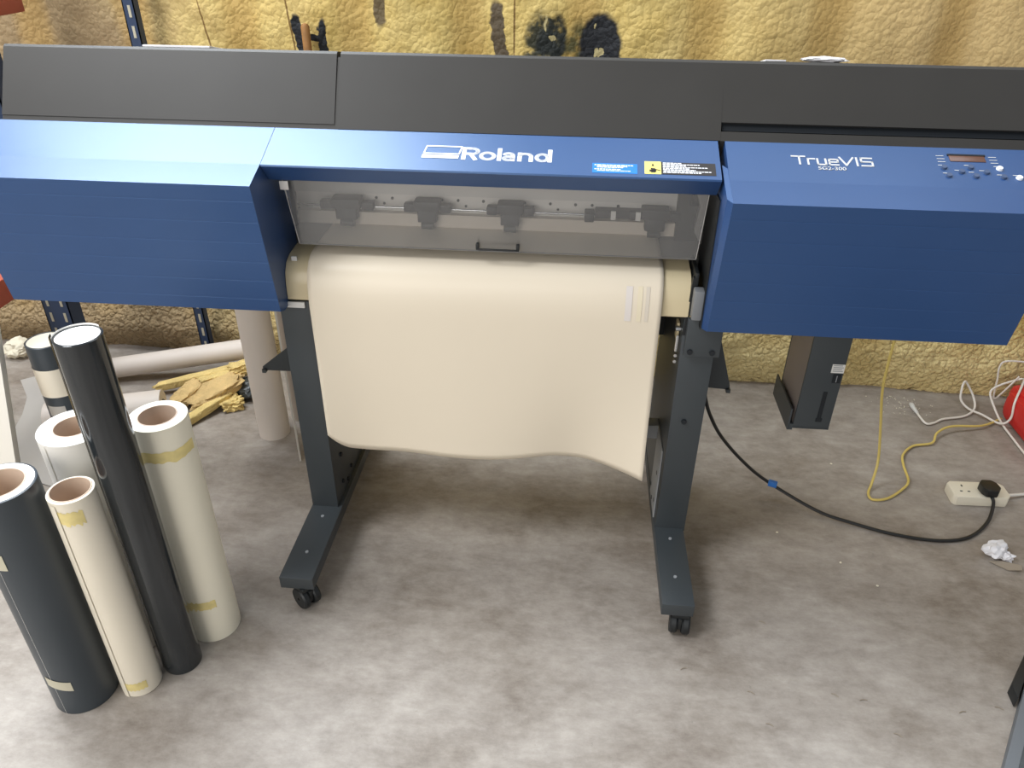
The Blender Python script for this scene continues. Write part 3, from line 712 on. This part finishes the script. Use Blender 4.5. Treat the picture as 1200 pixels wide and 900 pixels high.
# dark roll at the back with a paper band
r6 = roll('vinyl_roll', 'dark roll with a white paper band standing under the printer near the rack', -1.229, 1.504, 0.045, 0.56, 0.0, 'navy', closed=True, edge='creamw')
wrap_band(r6, -1.229, 1.504, 0.045, 0.425, 0.50, D(-165), D(25), 'creamw', 'paper_band', 0.001)
wrap_band(r6, -1.229, 1.504, 0.045, 0.37, 0.40, D(-115), D(-60), 'offcut', 'clear_tape', 0.001)
# white card tubes behind the left column
def tube_thing(label, x, y, r, h, lean=(0, 0)):
    t = thing('card_tube', label, 'tube', (x, y, 0), 'white card tubes behind the stand')
    MB().lathe([(r-0.004, 0), (r, 0), (r, h), (r-0.004, h)], (x, y, 0)).build('tube_wall', 'tubew', t)
    for z in (0.004, h-0.02): MB().cyl((x, y, z), (x, y, z+0.012), r-0.0042, 48).build('end_plug', 'label', t)
    return t
tube_thing('thick white tube standing upright left of the stand column', -0.916, 1.948, 0.048, 0.68)
tube_thing('white tube mostly hidden between the thick upright tube and the stand column', -0.845, 2.055, 0.046, 0.68)
o = MB().poly([(-0.789, 1.806, 0), (-0.842, 1.93, 0), (-0.842, 1.93, 0.66), (-0.795, 1.82, 0.66)], (0.005, 0.002, 0)).build('narrow_board', 'board', None, loc=(-0.81, 1.86, 0))
tag(o, 'narrow white board edge standing right beside the left stand column', 'board')

# leaning white board at the left edge
n_ = Vector((0, 0.29, 1)).normalized()
o = MB().poly([(-1.276, 1.262, 0.0), (-2.05, 1.262, 0.0), (-2.05, 1.262+0.29*0.95, 0.95), (-1.276, 1.262+0.29*0.95, 0.95)], (0, -0.016, 0.005), 0.001).build('leaning_board', 'board', None, loc=(-1.66, 1.26, 0))
tag(o, 'large white board leaning at the left edge behind the navy roll', 'board')

# lying rolls
a = Vector((-1.66, 2.19, 0.040)); b_ = Vector((-1.08, 2.295, 0.112)); d = (b_-a).normalized()
lr = thing('lying_tube', 'long pale tube lying on the floor along the foam wall', 'tube', a)
MB().lathe([(0.026, 0), (0.036, 0), (0.036, (b_-a).length), (0.026, (b_-a).length)], a, d, 40).build('tube_wall', 'tubew', lr)
MB().cyl(a+d*0.004, a+d*0.012, 0.0258, 32).build('end_plug', 'label', lr)
a = Vector((-1.60, 1.855, 0.060)); b_ = Vector((-1.279, 1.963, 0.060)); d = (b_-a).normalized()
lr = thing('lying_roll', 'fat white roll lying on the floor behind the standing rolls', 'roll', (a.x, a.y, 0))
MB().lathe([(0.030, 0), (0.060, 0), (0.060, (b_-a).length), (0.030, (b_-a).length)], a, d, 48).build('vinyl_wrap', 'tubew', lr)
MB().lathe([(0.026, -0.002), (0.0299, -0.002), (0.0299, (b_-a).length+0.002), (0.026, (b_-a).length+0.002)], a, d, 40).build('card_core', 'bag', lr)

# flat offcut on the floor
pts = [(-1.917, 2.166), (-1.875, 2.2), (-1.735, 2.056), (-1.602, 1.939), (-1.44, 1.70), (-1.40, 1.60), (-1.56, 1.647), (-1.663, 1.763), (-1.754, 1.891), (-1.777, 1.963), (-1.825, 2.063)]
o = MB().poly([(x, y, 0.001) for x, y in pts], (0, 0, 0.002)).build('vinyl_offcut', 'offcut', None, loc=(-1.65, 1.9, 0))
tag(o, 'flat grey white vinyl offcut with a curved edge lying on the shaded floor', 'offcut')

# foam scraps
def foam_stick(label, a, b_, w, h, seed, m='foam', amp=0.3):
    a = Vector(a); b_ = Vector(b_); d = b_-a; L = d.length
    R = d.to_track_quat('X', 'Z').to_matrix().to_4x4()
    o = MB().lump((a+b_)/2, (L/2*0.95, w/2, h/2), 0, seed, amp, 3.0, 4, 0.75, R)
    o = o.build('foam_scrap', m, None, loc=((a+b_)/2-Vector((0, 0, h/2))), smooth=50)
    return tag(o, label, 'foam scrap', 'yellow foam offcuts heaped under the printer')
foam_stick('long straight yellow foam strip lying on top of the foam heap', (-1.41, 2.125, 0.024), (-1.08, 2.225, 0.082), 0.034, 0.028, 1, 'foam', 0.12)
foam_stick('ragged yellow foam strip just below the longest strip', (-1.26, 2.150, 0.045), (-1.06, 2.215, 0.078), 0.050, 0.03, 2)
foam_stick('upright brownish foam slab at the left end of the heap', (-1.292, 2.045, 0.018), (-1.235, 2.13, 0.058), 0.065, 0.034, 3, 'foamb', 0.22)
foam_stick('broad brown yellow foam slab in the middle of the heap', (-1.236, 2.035, 0.022), (-1.10, 2.165, 0.070), 0.095, 0.040, 4, 'foamb', 0.28)
foam_stick('loose foam stick pointing out of the heap towards the taped roll', (-1.225, 1.93, 0.014), (-1.115, 2.105, 0.040), 0.034, 0.028, 5, 'foam', 0.15)
foam_stick('thin pale foam sliver wedged between the two long strips', (-1.30, 2.155, 0.030), (-1.09, 2.235, 0.062), 0.030, 0.020, 12, 'foam', 0.3)
foam_stick('short yellow foam stub at the top right of the heap by the upright tube', (-1.15, 2.185, 0.085), (-1.045, 2.215, 0.100), 0.045, 0.026, 13, 'foam', 0.4)
foam_stick('small crumbly foam lump at the right foot of the heap', (-1.13, 2.055, 0.018), (-1.075, 2.085, 0.020), 0.05, 0.034, 6, 'foam', 0.5)
o = MB().lump((-1.075, 2.155, 0.032), (0.05, 0.05, 0.03), 0.4, 9, 0.3).build('plastic_bag', 'bag', None, loc=(-1.075, 2.155, 0)); tag(o, 'dark grey crumpled plastic beside the foam heap', 'plastic')
o = MB().lump((-2.02, 2.335, 0.034), (0.052, 0.042, 0.036), 0.3, 11, 0.35).build('foam_lump', 'crumb', None, loc=(-2.02, 2.335, 0)); tag(o, 'single pale foam lump on the floor by the wall, far left', 'foam scrap')

# ------------------------------------------------------------------ racking
rack = thing('storage_rack', 'blue slotted steel rack with orange beams behind the printer, left', 'rack', (-1.5, 2.2, 0))
def post(x, y, w, dpt, h):
    o = MB(); o.box(x-w/2, x+w/2, y, y+0.003, 0, h).box(x-w/2, x-w/2+0.003, y, y+dpt, 0, h).box(x+w/2-0.003, x+w/2, y, y+dpt, 0, h)
    nb = len(o.bm.faces); s = o; z = 0.06
    while z < h-0.05:
        for f in ((-0.27, 0.27) if w > 0.05 else (0.05,)):
            s.box(x+f*w-0.004, x+f*w+0.004, y-0.0012, y+0.0002, z, z+0.032, 0.0)
        z += 0.055
    p = o.build('rack_post', 'rackblue', rack); p.data.materials.append(M['mask'])
    for k, f in enumerate(p.data.polygons): f.material_index = 0 if k < nb else 1
post(-1.306, 2.352, 0.034, 0.03, 2.0)
post(-1.645, 2.105, 0.086, 0.06, 2.0)
MB().box(-1.74, -1.70, 1.48, 2.165, 0.40, 0.475, 0.004).build('rack_beam', 'rackred', rack)
MB().box(-1.66, -1.62, 1.48, 2.35, 1.17, 1.25, 0.004).build('rack_beam', 'rackred', rack)

# batten on the wall
o = MB().lathe([(0.0005, 0.98), (0.0125, 0.98), (0.0125, 1.14), (0.008, 1.147), (0.0005, 1.149)], (-0.806, 2.397, 0), seg=24).build('wall_pipe_stub', 'wood', None, loc=(-0.806, 2.397, 0.98))
tag(o, 'short rusty brown pipe stub on the foam wall between two black paint strokes', 'pipe')

# papers on the printer's rear top
TA = math.atan(0.2176)
def top_mx(x, y): return Matrix.Translation((x, y, 1.1875-0.2176*(y-1.661))) @ Matrix.Rotation(-TA, 4, 'X')
o = MB().box(-0.075, 0.070, 0.0, 0.07, 0.0, 0.004, 0.001, top_mx(-0.838, 1.664)).build('paper_strip', 'crump', None, loc=(-0.84, 1.7, 1.18)); tag(o, 'white paper strip lying on top of the printer lid at the left', 'paper')
o = MB().lump((0, 0, 0), (0.045, 0.02, 0.006), 0.1, 21, 0.3)
bmesh.ops.transform(o.bm, matrix=top_mx(0.485, 1.685) @ Matrix.Translation((0, 0, 0.006)), verts=o.bm.verts)
o = o.build('paper_scrap', 'crump', None, loc=(0.485, 1.685, 1.18)); tag(o, 'crumpled white paper lying on top of the printer at the right', 'paper')
o = MB().box(-0.02, 0.02, 0.0, 0.05, 0.0, 0.003, 0.0005, top_mx(0.385, 1.664)).build('paper_scrap', 'crump', None, loc=(0.385, 1.68, 1.18)); tag(o, 'small flat white slip on the printer top left of the crumpled paper', 'paper')

# ------------------------------------------------------------------ cables
pc = thing('power_cable', 'black power cable running from the printer stand to the floor socket', 'cable', (0.9, 1.65, 0))
MB().tube([(0.345, 1.72, 0.50), (0.362, 1.72, 0.40), (0.372, 1.72, 0.355), (0.391, 1.72, 0.305), (0.435, 1.738, 0.225), (0.512, 1.755, 0.132), (0.595, 1.772, 0.055), (0.722, 1.706, 0.016), (0.812, 1.671, 0.008), (0.919, 1.636, 0.006), (1.026, 1.623, 0.006), (1.112, 1.644, 0.006), (1.185, 1.705, 0.010), (1.222, 1.765, 0.026), (1.226, 1.790, 0.034)], 0.0047).build('cord', 'kcable', pc)
MB().box(-0.012, 0.012, -0.007, 0.007, -0.004, 0.012, 0.002, Matrix.Translation((0.608, 1.765, 0.050)) @ Matrix.Rotation(-0.4, 4, 'Z')).build('cable_tag', 'bluetag', pc)
pl = MB().poly([(1.200, 1.800, 0.034), (1.210, 1.785, 0.034), (1.238, 1.785, 0.034), (1.250, 1.802, 0.034), (1.248, 1.826, 0.034), (1.236, 1.838, 0.034), (1.210, 1.838, 0.034), (1.199, 1.824, 0.034)], (0, 0, 0.024), 0.004)
pl.build('plug', 'kcable', pc)
ex = thing('extension_socket', 'white twin socket extension block on the floor with a black plug in it', 'socket', (1.21, 1.82, 0))
MB().poly([(1.132, 1.784, 0), (1.272, 1.788, 0), (1.284, 1.802, 0), (1.284, 1.848, 0), (1.272, 1.861, 0), (1.136, 1.857, 0), (1.126, 1.848, 0), (1.124, 1.794, 0)], (0, 0, 0.032), 0.004).build('socket_body', 'socket', ex)
cx = 1.162
for bx in ((cx-0.002, cx+0.002, 1.832, 1.840), (cx-0.014, cx-0.007, 1.809, 1.813), (cx+0.007, cx+0.014, 1.809, 1.813)):
    MB().box(*bx, 0.031, 0.0325).build('pin_hole', 'slot', ex)
MB().tube([(1.282, 1.825, 0.014), (1.315, 1.835, 0.010), (1.36, 1.848, 0.006), (1.45, 1.86, 0.006), (1.62, 1.86, 0.006)], 0.0045).build('socket_cord', 'wcable', ex)
o = MB().tube([(0.885, 1.925, 0.72), (0.891, 1.922, 0.52), (0.892, 1.92, 0.438), (0.892, 1.915, 0.368), (0.897, 1.91, 0.288), (0.917, 1.90, 0.179), (0.931, 1.88, 0.072), (0.915, 1.842, 0.018), (0.898, 1.809, 0.006), (0.902, 1.782, 0.005), (0.947, 1.791, 0.005), (1.002, 1.835, 0.006), (1.030, 1.870, 0.012), (1.040, 1.942, 0.014), (1.060, 2.003, 0.01), (1.111, 2.06, 0.006), (1.176, 2.08, 0.008), (1.204, 2.122, 0.018), (1.262, 2.160, 0.022), (1.373, 2.189, 0.012), (1.46, 2.247, 0.006)], 0.0037).build('yellow_cable', 'ycable', None, loc=(0.95, 1.85, 0))
tag(o, 'yellow cable dropping from behind the printer and curling on the floor', 'cable')
wc = thing('white_cable', 'white cable looping over the floor against the foam wall, ending loose', 'cable', (1.3, 2.25, 0))
MB().tube([(1.190, 2.258, 0.008), (1.198, 2.196, 0.006), (1.226, 2.20, 0.006), (1.266, 2.226, 0.006), (1.344, 2.251, 0.006), (1.392, 2.293, 0.012), (1.398, 2.335, 0.035), (1.372, 2.352, 0.075), (1.360, 2.348, 0.082), (1.352, 2.335, 0.065), (1.352, 2.318, 0.030), (1.373, 2.294, 0.010), (1.402, 2.256, 0.012), (1.438, 2.208, 0.012), (1.462, 2.204, 0.035), (1.468, 2.225, 0.085), (1.508, 2.285, 0.120), (1.530, 2.325, 0.118), (1.500, 2.335, 0.100), (1.458, 2.330, 0.080), (1.440, 2.320, 0.060), (1.446, 2.285, 0.03), (1.449, 2.22, 0.008), (1.447, 2.13, 0.006), (1.446, 2.04, 0.006)], 0.0036).build('cord', 'wcable', wc)
MB().cyl((1.191, 2.250, 0.008), (1.188, 2.292, 0.009), 0.0052, 16, 0.0075).box(-0.006, 0.006, 0, 0.016, -0.004, 0.005, 0.001, Matrix.Translation((1.188, 2.290, 0.010))).build('connector', 'label', wc)
o = MB().tube([(1.70, 2.345, 0.165), (1.56, 2.345, 0.170), (1.470, 2.345, 0.172), (1.452, 2.345, 0.150), (1.458, 2.340, 0.10), (1.462, 2.338, 0.06), (1.470, 2.33, 0.035), (1.512, 2.322, 0.128)], 0.003).build('thin_white_cable', 'wcable', None, loc=(1.5, 2.34, 0.1)); tag(o, 'thin white cable clipped up the foam wall at the right edge', 'cable')
# red case
rc = thing('red_case', 'red rounded plastic case on the floor by the wall, right edge', 'case', (1.66, 2.13, 0))
MB().box(1.468, 1.88, 1.95, 2.29, 0.0, 0.100, 0.032).build('case_body', 'red', rc)
MB().box(1.485, 1.86, 2.225, 2.312, 0.04, 0.112, 0.028).build('case_rim', 'red', rc)
# crumpled paper
o = MB().lump((1.152, 1.585, 0.022), (0.032, 0.022, 0.021), 0.3, 31, 0.45, 2.0, 3).lump((1.176, 1.572, 0.012), (0.018, 0.012, 0.011), -0.4, 33, 0.5, 2.0, 3).build('crumpled_paper', 'crump', None, loc=(1.152, 1.58, 0))
tag(o, 'small crumpled white paper on the floor below the socket block', 'paper')
for p in o.data.polygons: p.use_smooth = False
o = MB().poly([(1.128, 1.560, 0.002), (1.165, 1.530, 0.002), (1.195, 1.525, 0.010), (1.198, 1.538, 0.014), (1.165, 1.560, 0.004)], (0, 0, 0.0015)).build('torn_paper', 'brownp', None, loc=(1.16, 1.545, 0)); tag(o, 'torn brownish paper strip beside the crumpled white paper', 'paper')
# low platform, bottom right corner
lpf = thing('low_platform', 'low dark platform with a grey edge cut off at the bottom right corner', 'platform', (1.15, 0.95, 0))
dx, dy = 0.554, 0.833
def P(s, t, z): return (0.905+dx*s+dy*t, 0.975+dy*s-dx*t, z)
MB().poly([P(-0.35, 0.0, 0), P(0.30, 0.0, 0), P(0.30, 0.5, 0), P(-0.35, 0.5, 0)], (0, 0, 0.034), 0.003).build('platform_rim', 'mat_grey', lpf)
MB().poly([P(-0.33, 0.022, 0.0335), P(0.285, 0.022, 0.0335), P(0.285, 0.48, 0.0335), P(-0.33, 0.48, 0.0335)], (0, 0, 0.004), 0.001).build('platform_top', 'mat_dark', lpf)
MB().poly([(0.992, 1.116, 0), (0.995, 1.152, 0), (1.082, 1.262, 0), (1.09, 1.25, 0)], (0, 0, 0.03), 0.002).build('corner_foot', 'darkin', lpf)

# tiny litter, beyond counting
o = MB(); rnd = random.Random(3)
for k in range(60):
    x = rnd.gauss(1.16, 0.05); y = rnd.uniform(2.25, 2.37)
    s = rnd.uniform(0.0008, 0.0022); o.lump((x, y, s*0.8), (s, s*rnd.uniform(0.6, 1.4), s), rnd.uniform(0, 3), k, 0.4, 2, 1)
for x, y in ((0.83, 1.947), (0.742, 1.519), (0.812, 1.445), (0.60, 1.62)): o.lump((x, y, 0.002), (0.004, 0.003, 0.002), 0, x, 0.3, 2, 1)
o = o.build('foam_crumbs', 'crumb', None, loc=(1.1, 2.2, 0)); o['kind'] = 'stuff'; o['label'] = 'scattered pale foam crumbs on the floor near the wall'; o['category'] = 'debris'
o = MB()
for x, y in ((0.439, 1.101), (0.677, 1.104), (0.619, 1.111), (0.464, 1.026), (0.878, 1.093), (0.723, 1.026), (0.96, 1.11), (0.50, 1.30), (0.3, 1.15)):
    a = rnd.uniform(-0.5, 0.5)
    o.tube([(x-0.008*math.cos(a), y-0.008*math.sin(a), 0.0012), (x, y+0.002, 0.002), (x+0.008*math.cos(a), y+0.008*math.sin(a), 0.0012)], 0.0009, 6, 3)
o = o.build('thread_bits', 'brownp', None, loc=(0.6, 1.1, 0)); o['kind'] = 'stuff'; o['label'] = 'tiny dark thread bits scattered on the floor, lower right'; o['category'] = 'debris'

# ------------------------------------------------------------------ light
w = bpy.data.worlds.new('World'); bpy.context.scene.world = w; w.use_nodes = True
bg = w.node_tree.nodes['Background']; bg.inputs[0].default_value = (0.86, 0.92, 1.0, 1); bg.inputs[1].default_value = 0.36
def area(name, loc, target, sx, sy, power, col):
    l = bpy.data.lights.new(name, 'AREA'); l.shape = 'RECTANGLE'; l.size = sx; l.size_y = sy; l.energy = power; l.color = col
    o = bpy.data.objects.new(name, l); C.objects.link(o); o.location = loc
    o.rotation_euler = (Vector(target)-Vector(loc)).to_track_quat('-Z', 'Y').to_euler(); return o
area('roof_or_fill_light', (-2.15, 2.9, 4.2), (-1.7, 1.8, 0.5), 2.2, 2.6, 350, (0.88, 0.94, 1.0))
area('roof_or_fill_light', (1.2, 3.0, 4.2), (0.6, 1.8, 0.5), 2.2, 2.6, 45, (0.88, 0.94, 1.0))  # added fill overhead, brightens the blue top on the right
area('roof_or_fill_light', (-2.2, 0.3, 3.6), (-0.4, 1.2, 0.3), 1.3, 1.3, 92, (0.95, 0.97, 1.0))
area('doorway_daylight', (-1.8, -2.7, 1.9), (0.0, 1.7, 0.7), 3.2, 2.6, 98, (1.0, 0.96, 0.90))

# ------------------------------------------------------------------ camera
cam = bpy.data.cameras.new('camera'); cam.sensor_width = 36; cam.lens = 27.0; cam.clip_start = 0.02
co = bpy.data.objects.new('camera', cam); C.objects.link(co)
th, yw, ro = math.radians(31.8), math.radians(4.5), math.radians(0.6)
f = Vector((-math.sin(yw)*math.cos(th), math.cos(yw)*math.cos(th), -math.sin(th)))
r0 = Vector((math.cos(yw), math.sin(yw), 0)); u0 = r0.cross(f)
r = r0*math.cos(ro)+u0*math.sin(ro); u = -r0*math.sin(ro)+u0*math.cos(ro)
co.matrix_world = Matrix(((r.x, u.x, -f.x, 0), (r.y, u.y, -f.y, 0), (r.z, u.z, -f.z, 1.44), (0, 0, 0, 1)))
bpy.context.scene.camera = co
for o in bpy.data.objects:
    if '_o' in o: del o['_o']
v = bpy.context.scene.view_settings
v.view_transform = 'Standard'; v.look = 'None'; v.gamma = 1.0; v.use_curve_mapping = False; v.exposure = 0.06
